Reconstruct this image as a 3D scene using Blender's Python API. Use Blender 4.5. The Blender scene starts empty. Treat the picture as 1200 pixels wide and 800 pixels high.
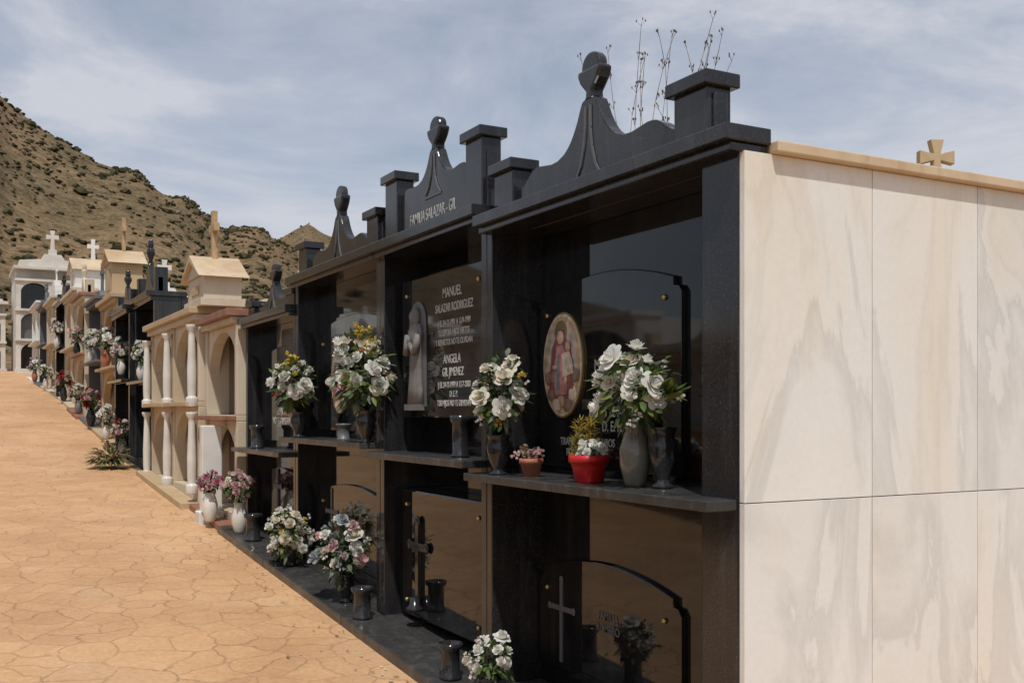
import bpy, bmesh, math, random
from mathutils import Vector, Matrix, noise
sc=bpy.context.scene
H=1.54
R=random.Random(7)
# ---------------------------------------------------------------- materials
def newmat(name):
    m=bpy.data.materials.new(name); m.use_nodes=True
    nt=m.node_tree; b=nt.nodes['Principled BSDF']; return m,nt,b
def N(nt,t,**k):
    n=nt.nodes.new(t)
    for a,v in k.items(): setattr(n,a,v)
    return n
def ramp(nt,fac,stops):
    r=N(nt,'ShaderNodeValToRGB'); e=r.color_ramp.elements
    while len(e)<len(stops): e.new(0.5)
    for i,(p,c) in enumerate(stops):
        e[i].position=p; e[i].color=(c[0],c[1],c[2],1)
    nt.links.new(fac,r.inputs['Fac']); return r.outputs['Color']
def nz(nt,scale,detail=4,rough=.55,dist=0,vec=None):
    n=N(nt,'ShaderNodeTexNoise'); n.inputs['Scale'].default_value=scale
    n.inputs['Detail'].default_value=detail; n.inputs['Roughness'].default_value=rough
    n.inputs['Distortion'].default_value=dist
    if vec is None: vec=N(nt,'ShaderNodeTexCoord').outputs['Object']
    nt.links.new(vec,n.inputs['Vector']); return n.outputs['Fac']
def mix(nt,a,b,f,mode='MIX'):
    n=N(nt,'ShaderNodeMix',data_type='RGBA',blend_type=mode)
    for s,v in (('Factor',f),('A',a),('B',b)):
        idx={'Factor':0,'A':6,'B':7}[s]
        if isinstance(v,(int,float)): n.inputs[idx].default_value=v
        elif isinstance(v,tuple): n.inputs[idx].default_value=(v[0],v[1],v[2],1)
        else: nt.links.new(v,n.inputs[idx])
    return n.outputs[2]
def bump(nt,b,h,strength=.3,dist=.01):
    n=N(nt,'ShaderNodeBump'); n.inputs['Strength'].default_value=strength
    n.inputs['Distance'].default_value=dist
    nt.links.new(h,n.inputs['Height']); nt.links.new(n.outputs[0],b.inputs['Normal'])
def simple(name,col,rough=.5,var=.25,scale=12,bs=.15,spec=.5,island=0,bd=.005,trans=0):
    m,nt,b=newmat(name)
    c0=tuple(c*(1-var) for c in col); c1=tuple(min(1,c*(1+var)) for c in col)
    c=ramp(nt,nz(nt,scale,6),[(.3,c0),(.7,c1)])
    if island:
        g=N(nt,'ShaderNodeNewGeometry')
        t=ramp(nt,g.outputs['Random Per Island'],[(0,(1-island,)*3),(1,(1+island*.3,)*3)])
        c=mix(nt,c,t,1.0,'MULTIPLY')
    nt.links.new(c,b.inputs['Base Color'])
    b.inputs['Roughness'].default_value=rough
    b.inputs['Specular IOR Level'].default_value=spec
    if bs: bump(nt,b,nz(nt,scale*5,5),bs,bd)
    if trans:
        tr=N(nt,'ShaderNodeBsdfTranslucent'); nt.links.new(c,tr.inputs[0])
        ms=N(nt,'ShaderNodeMixShader'); ms.inputs[0].default_value=trans
        nt.links.new(b.outputs[0],ms.inputs[1]); nt.links.new(tr.outputs[0],ms.inputs[2])
        nt.links.new(ms.outputs[0],nt.nodes['Material Output'].inputs[0])
    return m
def granite(name,base,rough,sp,dust=1.0,spec=.5):
    m,nt,b=newmat(name)
    c=ramp(nt,nz(nt,230,3,.7),[(.42,base),(.60,base),(.69,tuple(min(1,x*sp) for x in base))])
    d=ramp(nt,nz(nt,2.2,6,.65,.6),[(.35,(0,0,0)),(.75,(.014*dust,.014*dust,.0135*dust))])
    c=mix(nt,c,d,1.0,'ADD')
    mp=N(nt,'ShaderNodeMapping'); mp.inputs['Scale'].default_value=(9,9,.8); nt.links.new(N(nt,'ShaderNodeTexCoord').outputs['Object'],mp.inputs[0])
    st=ramp(nt,nz(nt,1.6,6,.7,0,mp.outputs[0]),[(.5,(0,0,0)),(.78,(.030*dust,.030*dust,.029*dust))])
    c=mix(nt,c,st,1.0,'ADD')
    nt.links.new(c,b.inputs['Base Color'])
    r=ramp(nt,nz(nt,5,6,.7),[(.3,(rough,)*3),(.8,(rough*2.2+.02,)*3)])
    nt.links.new(r,b.inputs['Roughness']); b.inputs['Specular IOR Level'].default_value=spec
    bump(nt,b,nz(nt,1.6,2),.12,.004)
    return m
M={}
M['gran']=granite('polished_black_granite',(.006,.006,.007),.02,4,.5,.5)
M['gran2']=granite('black_granite',(.011,.011,.013),.08,9,.9,.5)
M['ledge']=granite('dusty_granite',(.028,.027,.026),.20,4,1.8,.35)
M['gran3']=granite('grey_granite',(.10,.10,.105),.35,2.5)
def marble(name,base,stain,vein,rough=.32,vs=1.0,vf=.3):
    m,nt,b=newmat(name)
    tc=N(nt,'ShaderNodeTexCoord').outputs['Object']
    g=N(nt,'ShaderNodeNewGeometry')
    add=N(nt,'ShaderNodeVectorMath',operation='MULTIPLY_ADD')
    nt.links.new(g.outputs['Random Per Island'],add.inputs[0])
    add.inputs[1].default_value=(7,13,19); nt.links.new(tc,add.inputs[2])
    v=add.outputs[0]
    rotn=N(nt,'ShaderNodeMapping'); rotn.inputs['Rotation'].default_value=(.2,.55,.2)
    rotn.inputs['Scale'].default_value=(1.5,1.5,.5); nt.links.new(v,rotn.inputs['Vector'])
    st=ramp(nt,nz(nt,1.0*vs,8,.58,.35,rotn.outputs[0]),[(.34,base),(.48,tuple(x*.965 for x in base)),(.58,tuple(p*.6+q*.4 for p,q in zip(base,stain))),(.72,stain)])
    f=nz(nt,1.0*vs,9,.58,.9,rotn.outputs[0])
    ve=ramp(nt,f,[(.43,(1,1,1)),(.496,vein),(.512,(1,1,1)),(.56,(1,1,1)),(.585,tuple(min(1,x*1.22) for x in vein)),(.62,(1,1,1))])
    c=mix(nt,st,ve,vf,'MULTIPLY')
    f2=nz(nt,45*vs,5,.75,0,v)
    c=mix(nt,c,ramp(nt,f2,[(.3,(.94,.937,.93)),(.7,(1,1,1))]),1.0,'MULTIPLY')
    t=ramp(nt,g.outputs['Random Per Island'],[(0,(.91,.91,.905)),(.5,(1,.995,.98)),(1,(.95,.945,.93))])
    c=mix(nt,c,t,1.0,'MULTIPLY')
    nt.links.new(c,b.inputs['Base Color'])
    b.inputs['Roughness'].default_value=rough
    bump(nt,b,f2,.06,.002)
    return m
M['marble']=marble('white_marble',(.79,.79,.765),(.73,.66,.53),(.70,.70,.69),.30,1.0,.50)
M['marbleT']=marble('tan_marble_trim',(.62,.48,.32),(.46,.31,.17),(.6,.5,.4),.4)
M['cream']=marble('cream_limestone',(.60,.51,.39),(.48,.36,.23),(.7,.62,.5),.6)
M['tan']=marble('tan_sandstone',(.50,.37,.22),(.38,.26,.14),(.7,.6,.5),.7)
M['white']=simple('white_render',(.66,.64,.60),.8,.12,3,.3)
M['white2']=simple('white_ceramic',(.62,.59,.54),.3,.12,6,0)
M['grey']=simple('grey_stone',(.15,.14,.13),.6,.2,14,.3)
M['rust']=simple('red_brown_stone',(.26,.12,.075),.6,.25,9,.2)
M['brownp']=simple('brown_granite_panel',(.09,.055,.04),.12,.3,60,0)
M['wood']=simple('varnished_wood',(.42,.27,.14),.5,.3,10,.2)
M['terra']=simple('terracotta',(.36,.13,.07),.75,.25,30,.2)
M['red']=simple('red_glazed_pot',(.46,.012,.012),.35,.15,20,0)
M['gold']=simple('brass',(.55,.40,.18),.3,.1,20,0); M['gold'].node_tree.nodes['Principled BSDF'].inputs['Metallic'].default_value=.8
M['silver']=simple('engraved_silver_paint',(.42,.41,.38),.5,.25,60,0)
M['concrete']=simple('concrete',(.34,.31,.27),.9,.2,6,.4)
M['glass']=simple('smoked_glass_vase',(.16,.15,.12),.12,.25,9,0)
for k,c in dict(pw=(.84,.83,.78),pp=(.52,.20,.28),plp=(.68,.46,.47),py=(.66,.47,.08),pb=(.40,.44,.48),pr=(.36,.03,.035),pc=(.80,.75,.63),po=(.55,.28,.09)).items():
    M[k]=simple('petal_'+k,c,.65,.04,40,0,.2,island=.07,trans=.42)
for k,c in dict(lf=(.085,.14,.035),ld=(.045,.085,.028),ly=(.20,.25,.055),dry=(.24,.17,.09),lg=(.14,.18,.11)).items():
    M[k]=simple('leaf_'+k,c,.55,.3,30,0,.4,island=.5,trans=.28)
for k,c in dict(im_bg=(.52,.36,.22),im_robe=(.26,.10,.08),im_pink=(.58,.26,.26),im_skin=(.60,.40,.29),im_cream=(.66,.56,.42),im_sky=(.50,.42,.36),im_brown=(.26,.17,.12),im_blue=(.30,.27,.28)).items():
    M[k]=simple('holy_picture_'+k,c,.3,.45,26,0)
# ---------------------------------------------------------------- builder
class MB:
    def __init__(s): s.v=[];s.f=[];s.m=[];s.sm=[];s.mats=[]
    def mi(s,k):
        if k not in s.mats: s.mats.append(k)
        return s.mats.index(k)
    def add(s,vs,fs,k,smooth=False):
        o=len(s.v); s.v+= [tuple(p) for p in vs]; i=s.mi(k)
        for f in fs: s.f.append([o+a for a in f]); s.m.append(i); s.sm.append(smooth)
    def box(s,x0,x1,y0,y1,z0,z1,k):
        v=[(x,y,z) for x in(x0,x1) for y in (y0,y1) for z in (z0,z1)]
        s.add(v,[(0,1,3,2),(4,6,7,5),(0,4,5,1),(2,3,7,6),(0,2,6,4),(1,5,7,3)],k)
    def prism(s,pts,a0,a1,k,ax='x'):
        n=len(pts)
        if ax=='x': v=[(a0,p,q) for p,q in pts]+[(a1,p,q) for p,q in pts]
        else: v=[(p,a0,q) for p,q in pts]+[(p,a1,q) for p,q in pts]
        f=[list(range(n)),list(range(2*n-1,n-1,-1))]+[(i,i+n,(i+1)%n+n,(i+1)%n) for i in range(n)]
        s.add(v,f,k)
    def lathe(s,cx,cy,z0,prof,k,seg=20,sx=1,sy=1,fold=0,nf=9,smooth=True):
        v=[]
        for r,z in prof:
            for i in range(seg):
                a=2*math.pi*i/seg; rr=r*(1+fold*math.sin(nf*a+z*6))
                v.append((cx+rr*math.cos(a)*sx,cy+rr*math.sin(a)*sy,z0+z))
        f=[]
        for j in range(len(prof)-1):
            for i in range(seg):
                f.append((j*seg+i,j*seg+(i+1)%seg,(j+1)*seg+(i+1)%seg,(j+1)*seg+i))
        f.append(list(range(seg))[::-1]); f.append([(len(prof)-1)*seg+i for i in range(seg)])
        s.add(v,f,k,smooth)
    def ell(s,c,r,k,seg=12,rings=8):
        prof=[(max(1e-4,math.sin(math.pi*j/rings)),-math.cos(math.pi*j/rings)) for j in range(rings+1)]
        v=[];f=[]
        for p,z in prof:
            for i in range(seg):
                a=2*math.pi*i/seg; v.append((c[0]+r[0]*p*math.cos(a),c[1]+r[1]*p*math.sin(a),c[2]+r[2]*z))
        for j in range(rings):
            for i in range(seg): f.append((j*seg+i,j*seg+(i+1)%seg,(j+1)*seg+(i+1)%seg,(j+1)*seg+i))
        s.add(v,f,k,True)
    def tube(s,p0,p1,r0,r1,k,seg=6):
        p0=Vector(p0);p1=Vector(p1);d=(p1-p0)
        if d.length<1e-6: return
        d.normalize(); a=d.orthogonal().normalized(); b=d.cross(a); v=[]
        for p,r in((p0,r0),(p1,r1)):
            for i in range(seg):
                t=2*math.pi*i/seg; v.append(p+a*(r*math.cos(t))+b*(r*math.sin(t)))
        f=[(i,(i+1)%seg,seg+(i+1)%seg,seg+i) for i in range(seg)]+[list(range(seg))[::-1],[seg+i for i in range(seg)]]
        s.add(v,f,k,True)
    def leaf(s,p,d,L,w,k,droop=.2):
        p=Vector(p); d=Vector(d).normalized(); sd=d.cross(Vector((R.uniform(-.3,.3),R.uniform(-.3,.3),1)))
        if sd.length<.01: sd=Vector((1,0,0))
        sd.normalize(); up=sd.cross(d)
        g=Vector((0,0,-droop*L))
        a=p; m1=p+d*(L*.35)+up*(.06*L); m2=p+d*(L*.7)+g*.4; t=p+d*L+g
        v=[a,m1+sd*w-up*w*.35,m1,m1-sd*w-up*w*.35,m2+sd*w*.75-up*w*.3,m2,m2-sd*w*.75-up*w*.3,t]
        s.add(v,[(0,1,2),(0,2,3),(1,4,5,2),(2,5,6,3),(4,7,5),(5,7,6)],k,True)
    def rose(s,c,d,size,k):
        c=Vector(c); d=Vector(d).normalized(); a=d.orthogonal().normalized(); b=d.cross(a)
        off=R.uniform(0,6); op=R.uniform(.62,1.15); hs=1.35-.3*op
        for n,Rk,hk,ck,W in((3,.18,1.06,.0,1.3),(3,.34,1.02,.0,1.25),(4,.54,.96,.05,.98),(5,.78*(.6+.4*op),.84,.22,.80),(6,1.06*op,.60,.34,.66)):
            off+=.7
            for i in range(n):
                a0=off+2*math.pi*i/n+R.uniform(-.25,.25); v=[]; cu=ck*R.uniform(.2,1.7); hh=hk*hs*R.uniform(.85,1.08); tw=R.uniform(-.12,.12)
                for vv,ww in((0,.6),(.35,1.0),(.75,1.0),(1,.50)):
                    for u in(-1,-.4,.4,1):
                        an=a0+u*W*ww+tw*vv; r=size*Rk*(math.sin(vv*math.pi/2)*.9+.1)*(1-.10*abs(u))
                        z=size*(hh*vv-cu*vv**3)*(1-.06*u*u)
                        if vv==1: r*=.97+ck*.6
                        v.append(c+a*(r*math.cos(an))+b*(r*math.sin(an))+d*z)
                f=[(j*4+q,j*4+q+1,j*4+q+5,j*4+q+4) for j in range(3) for q in range(3)]
                s.add(v,f,k,True)
    def puff(s,c,size,k,n=9):
        c=Vector(c)
        for i in range(n):
            d=Vector((R.gauss(0,1),R.gauss(0,1),R.gauss(.3,1))).normalized()
            p=c+d*size*.25; sd=d.orthogonal().normalized(); e=d.cross(sd)
            t=p+d*size*.75
            v=[p,t+sd*size*.4,t+d*size*.25,t-sd*size*.4]
            s.add(v,[(0,1,2),(0,2,3)],k,False); s.add([p,t+e*size*.4,t+d*size*.22,t-e*size*.4],[(0,1,2,3)],k,False)
    def make(s,name,parent=None,bevel=0,normals=True,seg=2):
        me=bpy.data.meshes.new(name); me.from_pydata(s.v,[],s.f)
        for k in s.mats: me.materials.append(M[k])
        me.polygons.foreach_set('material_index',s.m); me.polygons.foreach_set('use_smooth',s.sm)
        if normals:
            bm=bmesh.new(); bm.from_mesh(me); bmesh.ops.recalc_face_normals(bm,faces=bm.faces); bm.to_mesh(me); bm.free()
        me.update()
        o=bpy.data.objects.new(name,me); sc.collection.objects.link(o)
        if parent: o.parent=parent
        if bevel:
            md=o.modifiers.new('bevel','BEVEL'); md.width=bevel; md.segments=seg; md.limit_method='ANGLE'; md.angle_limit=math.radians(40)
        return o
def empty(name):
    e=bpy.data.objects.new(name,None); e.empty_display_size=.2; sc.collection.objects.link(e); return e
def text(s,x,y,z,size,parent,mat='silver',name='inscription',align='CENTER',space=1.0,sx=.82):
    c=bpy.data.curves.new(name,'FONT'); c.body=s; c.size=size; c.extrude=.0010; c.align_x=align; c.align_y='CENTER'
    c.space_line=space; c.offset=.0007; c.materials.append(M[mat])
    o=bpy.data.objects.new(name,c); sc.collection.objects.link(o)
    o.matrix_world=Matrix(((0,0,-1,x),(-sx,0,0,y),(0,1,0,z),(0,0,0,1)))
    o.parent=parent; return o
# ---------------------------------------------------------------- terrain
PR=[(-12,-.82),(0,0),(14,.952),(22,1.75),(40,3.05),(60,3.6),(90,3.8)]
def gz(y):
    if y<=PR[0][0]: return PR[0][1]
    for (a,za),(b,zb) in zip(PR,PR[1:]):
        if y<=b: return za+(zb-za)*(y-a)/(b-a)
    return PR[-1][1]
def lerp(tab,x):
    if x<=tab[0][0]: return tab[0][1]
    for (a,p),(b,q) in zip(tab,tab[1:]):
        if x<=b: return p+(q-p)*(x-a)/(b-a)
    return tab[-1][1]
HA=[(-180,.02),(-90,.03),(-50,.05),(-30,.10),(-15,.22),(-5,.275),(2.2,.267),(4.5,.248),(6.5,.225),(8.3,.218),(10.3,.200),(12.5,.184),(14.7,.165),(16.5,.145),(19,.11),(24,.05),(30,.0),(180,.0)]
HB=[(-180,.03),(-40,.05),(0,.12),(12,.150),(14.7,.170),(16,.177),(17.4,.182),(19.7,.172),(25,.145),(35,.11),(60,.07),(120,.04),(180,.03)]
def ss(a,b,x):
    t=max(0,min(1,(x-a)/(b-a))); return t*t*(3-2*t)
def hill(x,y):
    r=math.hypot(x,y); th=math.degrees(math.atan2(x,y))
    za=lerp(HA,th)*200*ss(55,205,r)*.955*(1-.5*ss(215,420,r)); zb=lerp(HB,th)*340*ss(150,350,r)*.955*(1-.5*ss(360,560,r))
    h=max(za,zb)
    k=ss(60,140,r)
    n=noise.fractal(Vector((x*.02,y*.02,1.3)),1,2,5)*2.6+noise.fractal(Vector((x*.09,y*.09,4)),1,2,4)*.7
    fold=abs(noise.noise(Vector((th*.35,r*.004,2))))*6
    return h+k*(n-fold*.7)*min(1,h/15)
def tz(x,y): return gz(y)-.06+hill(x,y)
def build_ground():
    ths=[-180+i*6 for i in range(28)]+[-12+i*.3 for i in range(0,147)]
    ths+= [ths[-1]+i*6 for i in range(1,200) if ths[-1]+i*6<176]
    rs=[0.4,2,4,7,11,16,22,30,40,50,58]+[64+i*5 for i in range(60)]+[370+i*30 for i in range(12)]+[900,1500,3000,6000]
    v=[(0,0,gz(0)-.06)]
    for r in rs:
        for t in ths:
            a=math.radians(t); x=r*math.sin(a); y=r*math.cos(a); v.append((x,y,tz(x,y)))
    n=len(ths); f=[(0,1+i,1+(i+1)%n) for i in range(n)]
    for j in range(len(rs)-1):
        for i in range(n): f.append((1+j*n+i,1+(j+1)*n+i,1+(j+1)*n+(i+1)%n,1+j*n+(i+1)%n))
    me=bpy.data.meshes.new('ground'); me.from_pydata(v,[],f)
    bm=bmesh.new(); bm.from_mesh(me); bmesh.ops.recalc_face_normals(bm,faces=bm.faces); bm.to_mesh(me); bm.free()
    me.polygons.foreach_set('use_smooth',[True]*len(me.polygons))
    if me.polygons[5].normal.z<0: me.flip_normals()
    m,nt,b=newmat('dry_hillside')
    c=ramp(nt,nz(nt,.035,9,.7,.5),[(.30,(.18,.122,.072)),(.45,(.23,.158,.095)),(.56,(.15,.113,.066)),(.72,(.26,.185,.12))])
    c2=ramp(nt,nz(nt,.55,6,.75,.3),[(.40,(.60,.58,.50)),(.52,(1,1,1)),(.72,(1.18,1.15,1.1))])
    c=mix(nt,c,c2,1.0,'MULTIPLY')
    c3=ramp(nt,nz(nt,2.2,4,.8),[(.38,(.6,.61,.52)),(.56,(1.1,1.08,1.05))])
    c=mix(nt,c,c3,1.0,'MULTIPLY')
    nt.links.new(c,b.inputs['Base Color']); b.inputs['Roughness'].default_value=.95
    b.inputs['Specular IOR Level'].default_value=.1
    bump(nt,b,nz(nt,.5,8,.7),.6,1.0)
    me.materials.append(m)
    o=bpy.data.objects.new('ground',me); sc.collection.objects.link(o)
build_ground()
M['shrub']=simple('dry_shrub_foliage',(.078,.068,.036),.9,.3,.3,0,.1,island=.5)
def shrubs():
    b=MB()
    ic=bmesh.new(); bmesh.ops.create_icosphere(ic,subdivisions=1,radius=1); iv=[v.co.copy() for v in ic.verts]; fc=[[v.index for v in f.verts] for f in ic.faces]; ic.free()
    for i in range(8500):
        th=R.uniform(0,22) if i<7800 else R.uniform(-40,50)
        r=R.uniform(68,345) if i%3==0 else R.uniform(68,215); a=math.radians(th); x=r*math.sin(a); y=r*math.cos(a)
        if noise.noise(Vector((x*.04,y*.04,7)))+R.uniform(-.5,.5)<-.02: continue
        z=tz(x,y)
        if z<5: continue
        s=R.choice([.16,.2,.25,.3,.38,.5])*R.uniform(.7,1.2)
        if R.random()<.04: s*=2.2
        b.add([(x+p.x*s*R.uniform(.7,1.35),y+p.y*s*R.uniform(.7,1.35),z+s*.2+p.z*s*R.uniform(.4,.8)) for p in iv],fc,'shrub',False)
    b.make('hillside_shrubs',normals=False)
shrubs()
def build_path():
    v=[];f=[]; ys=[-10+i*.5 for i in range(121)]; xs=[-6+i*1.0 for i in range(16)]
    for y in ys:
        for x in xs: v.append((x,y,gz(y)+.004+.008*noise.noise(Vector((x*.6,y*.6,0)))))
    n=len(xs)
    for j in range(len(ys)-1):
        for i in range(n-1): f.append((j*n+i,j*n+i+1,(j+1)*n+i+1,(j+1)*n+i))
    me=bpy.data.meshes.new('stamped_concrete_path'); me.from_pydata(v,[],f)
    me.polygons.foreach_set('use_smooth',[True]*len(me.polygons))
    m,nt,b=newmat('stamped_concrete')
    tc=N(nt,'ShaderNodeTexCoord').outputs['Object']
    nn=N(nt,'ShaderNodeTexNoise'); nn.inputs['Scale'].default_value=2.8; nn.inputs['Detail'].default_value=6
    nt.links.new(tc,nn.inputs['Vector'])
    ma=N(nt,'ShaderNodeVectorMath',operation='MULTIPLY_ADD'); ma.inputs[1].default_value=(.34,.34,0)
    nt.links.new(nn.outputs['Color'],ma.inputs[0]); nt.links.new(tc,ma.inputs[2])
    def vor(scale,feat='DISTANCE_TO_EDGE'):
        vo=N(nt,'ShaderNodeTexVoronoi',voronoi_dimensions='2D',feature=feat); vo.inputs['Scale'].default_value=scale
        nt.links.new(ma.outputs[0],vo.inputs['Vector']); return vo
    SC=4.6
    e=vor(SC).outputs['Distance']; cell=vor(SC,'F1').outputs['Color']
    line=ramp(nt,e,[(.0,(0,0,0)),(.045,(1,1,1))])
    base=ramp(nt,nz(nt,1.1,8,.65,.4),[(.28,(.52,.30,.150)),(.5,(.60,.365,.190)),(.72,(.63,.41,.235))])
    sep=N(nt,'ShaderNodeSeparateColor'); nt.links.new(cell,sep.inputs[0])
    ct=ramp(nt,sep.outputs[0],[(0,(.93,.925,.92)),(1,(1.05,1.05,1.05))])
    c=mix(nt,base,ct,1.0,'MULTIPLY')
    fine=nz(nt,38,6,.75); c=mix(nt,c,ramp(nt,fine,[(.3,(.78,.77,.76)),(.65,(1.06,1.05,1.04))]),1.0,'MULTIPLY')
    stain=ramp(nt,nz(nt,.7,6,.65,1.0),[(.42,(1,1,1)),(.70,(.85,.82,.81))]); c=mix(nt,c,stain,1.0,'MULTIPLY')
    lf=N(nt,'ShaderNodeMath',operation='SUBTRACT'); lf.inputs[0].default_value=1; nt.links.new(line,lf.inputs[1])
    lw=N(nt,'ShaderNodeMath',operation='MULTIPLY'); nt.links.new(lf.outputs[0],lw.inputs[0])
    nt.links.new(ramp(nt,nz(nt,2.6,4),[(.34,(.16,.16,.16)),(.62,(.74,.74,.74))]),lw.inputs[1])
    c=mix(nt,c,(.25,.14,.07),lw.outputs[0])
    nt.links.new(c,b.inputs['Base Color']); b.inputs['Roughness'].default_value=.72
    b.inputs['Specular IOR Level'].default_value=.3
    hh=mix(nt,line,ramp(nt,nz(nt,14,6,.7),[(.2,(0,0,0)),(.8,(1,1,1))]),.45)
    bump(nt,b,hh,.5,.009)
    me.materials.append(m); o=bpy.data.objects.new('stamped_concrete_path',me); sc.collection.objects.link(o)
build_path()
# ---------------------------------------------------------------- black granite family tombs
XF=2.116
def plinth(b,y0,y1,x0,x1,h,k,side=1):
    b.prism([(y0,gz(y0)-.1),(y1,gz(y1)-.1),(y1,gz(y1)+h),(y0,gz(y0)+h)],x0,x1,k)
def crown(e,Y0,Y1,zb,post,peak,fin,band=0,xf=XF,th=.10):
    b=MB(); yc=(Y0+Y1)/2; hw=(Y1-Y0)/2; z0=zb+band; D=peak-z0
    tab=[(0,1),(.035,1),(.05,.90),(.065,.78),(.085,.66),(.11,.55),(.14,.47),(.18,.42),(.22,.41),(.26,.43),(.30,.45),(.33,.44),(.36,.38),(.385,.31),(.41,.26),(.45,.24),(.49,.25),(.52,.29),(.56,.40),(.62,.62)]
    def zt(t): return z0+D*lerp(tab,t/hw*.62)
    n=90; pw=.17
    pts=[(Y0+.05,zb+.001),(Y1-.05,zb+.001)]
    for i in range(n+1):
        y=Y1-.05-(Y1-Y0-.1)*i/n; pts.append((y,zt(abs(y-yc))))
    b.prism(pts,xf+.03,xf+.085,'gran2')
    for yy in (Y0+.06,Y1-.06-pw):
        b.box(xf+.006,xf+.006+th,yy,yy+pw,zb+.001,post-.045,'gran2')
        b.box(xf-.016,xf+.028+th,yy-.022,yy+pw+.022,post-.047,post,'gran2')
    b.make('crown_board',e,.005)
    f=MB(); hf=fin-peak; x0,x1=xf+.028,xf+.088; z=peak-.01
    cup=[(.036,0),(.022,.10),(.020,.20),(.040,.30),(.062,.42),(.076,.56),(.080,.66),(.070,.68)]
    f.prism([(yc-a,z+hf*t) for a,t in cup]+[(yc+a,z+hf*t) for a,t in reversed(cup)],x0,x1,'gran2')
    f.prism([(yc+.062*math.cos(2*math.pi*i/28),z+hf*.72+hf*.30*math.sin(2*math.pi*i/28)) for i in range(28)],x0+.008,x1-.008,'gran2')
    zt0=peak-.03; zb0=z0+.02; L=zt0-zb0
    f.make('chalice_finial',e,.010)
    f=MB()
    for sgn in(-1,1):
        prof=[(.012,0),(.013,.3),(.022,.55),(.045,.8),(.085,1)]
        for (a,ta),(c,tb) in zip(prof,prof[1:]):
            za=zt0-L*ta; zc=zt0-L*tb
            f.prism([(yc+sgn*a,za),(yc+sgn*c,zc),(yc+sgn*(c+.012),zc),(yc+sgn*(a+.010),za)],xf+.024,xf+.031,'gran3')
    f.box(xf+.024,xf+.031,yc-.098,yc+.098,zb0-.014,zb0-.001,'gran3')
    f.make('chalice_stem_relief',e)
def plaque(b,y0,y1,z0,z1,x0,x1,k='gran',sh=.07):
    yc=(y0+y1)/2; hw=(y1-y0)/2-.05; pts=[(y0,z0),(y1,z0),(y1,z1-sh-.06),(y1-.02,z1-sh-.035),(y1-.05,z1-sh-.03)]
    for i in range(17):
        y=yc+hw-2*hw*i/16; pts.append((y,z1-sh*((y-yc)/hw)**2))
    pts+=[(y0+.05,z1-sh-.03),(y0+.02,z1-sh-.035),(y0,z1-sh-.06)]
    b.prism(pts,x0,x1,k)
def medallion(e,x,y,z,w,h):
    b=MB()
    def el(sw,sh,x0,x1,k,n=40,yy=y,zz=z): b.prism([(yy+sw*math.cos(2*math.pi*i/n),zz+sh*math.sin(2*math.pi*i/n)) for i in range(n)],x0,x1,k)
    el(w/2,h/2,x-.010,x,'gold'); el(w/2-.008,h/2-.008,x-.012,x-.0101,'im_cream')
    el(w*.45,h*.46,x-.0135,x-.0121,'im_bg'); el(w*.36,h*.34,x-.0141,x-.0136,'im_sky',40,y,z+h*.08)
    for a,c,k in((-.26,-.27,'im_cream'),(.0,-.33,'im_bg'),(.24,-.28,'im_brown'),(.12,-.37,'im_cream'),(-.14,-.37,'im_brown'),(.31,-.12,'im_brown'),(-.33,-.10,'im_brown')):
        b.ell((x-.0142,y+w*a,z+h*c),(.004,w*.12,h*.07),k)
    b.prism([(y-w*.30,z-h*.26),(y-w*.1,z-h*.33),(y+w*.15,z-h*.32),(y+w*.29,z-h*.24),(y+w*.27,z-h*.02),(y+w*.24,z+h*.16),(y+w*.12,z+h*.27),(y+w*.06,z+h*.34),(y-w*.08,z+h*.33),(y-w*.13,z+h*.24),(y-w*.25,z+h*.12),(y-w*.29,z-h*.08)],x-.0172,x-.0146,'im_robe')
    b.prism([(y-w*.14,z-h*.28),(y+w*.14,z-h*.28),(y+w*.18,z-h*.05),(y+w*.10,z+h*.18),(y-w*.06,z+h*.19),(y-w*.16,z)],x-.0184,x-.0173,'im_pink')
    b.prism([(y+w*.02,z-h*.27),(y+w*.12,z-h*.27),(y+w*.14,z-h*.05),(y+w*.07,z+h*.12),(y+w*.02,z+h*.10)],x-.0192,x-.0185,'im_blue')
    el(w*.15,h*.11,x-.0168,x-.0147,'gold',20,y+w*.01,z+h*.31)
    b.ell((x-.018,y+w*.01,z+h*.26),(.006,w*.085,h*.068),'im_skin')
    b.prism([(y-w*.32,z-h*.08),(y-w*.05,z-h*.12),(y-w*.04,z+h*.10),(y-w*.20,z+h*.13),(y-w*.29,z+h*.04)],x-.0203,x-.0185,'im_cream')
    b.ell((x-.0203,y-w*.18,z+h*.17),(.005,w*.065,h*.052),'im_skin')
    b.ell((x-.0203,y+w*.14,z-h*.02),(.004,w*.07,h*.025),'im_skin'); b.ell((x-.0206,y-w*.12,z-h*.15),(.004,w*.045,h*.045),'im_skin')
    b.prism([(y+w*.16,z-h*.05),(y+w*.22,z-h*.05),(y+w*.23,z-h*.16),(y+w*.15,z-h*.16)],x-.0200,x-.0185,'im_brown')
    b.make('holy_picture_medallion',e)
def cross_relief(b,x,y,z,h,k,t=.012,wd=.03):
    w=h*.55
    for y0,y1,z0,z1 in((y-wd/2,y+wd/2,z,z+h),(y-w/2,y-wd/2-.0005,z+h*.62,z+h*.62+wd),(y+wd/2+.0005,y+w/2,z+h*.62,z+h*.62+wd)):
        b.box(x-t,x,y0,y1,z0,z1,k)
    for yy,zz in((y-w/2,z+h*.62+wd/2),(y+w/2,z+h*.62+wd/2),(y,z+h)):
        b.ell((x-t*.6,yy,zz),(t*.6,wd*.75,wd*.75),k)
def screws(b,x,pts):
    for y,z in pts: b.ell((x,y,z),(.010,.012,.012),'gold',10,6)
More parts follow.
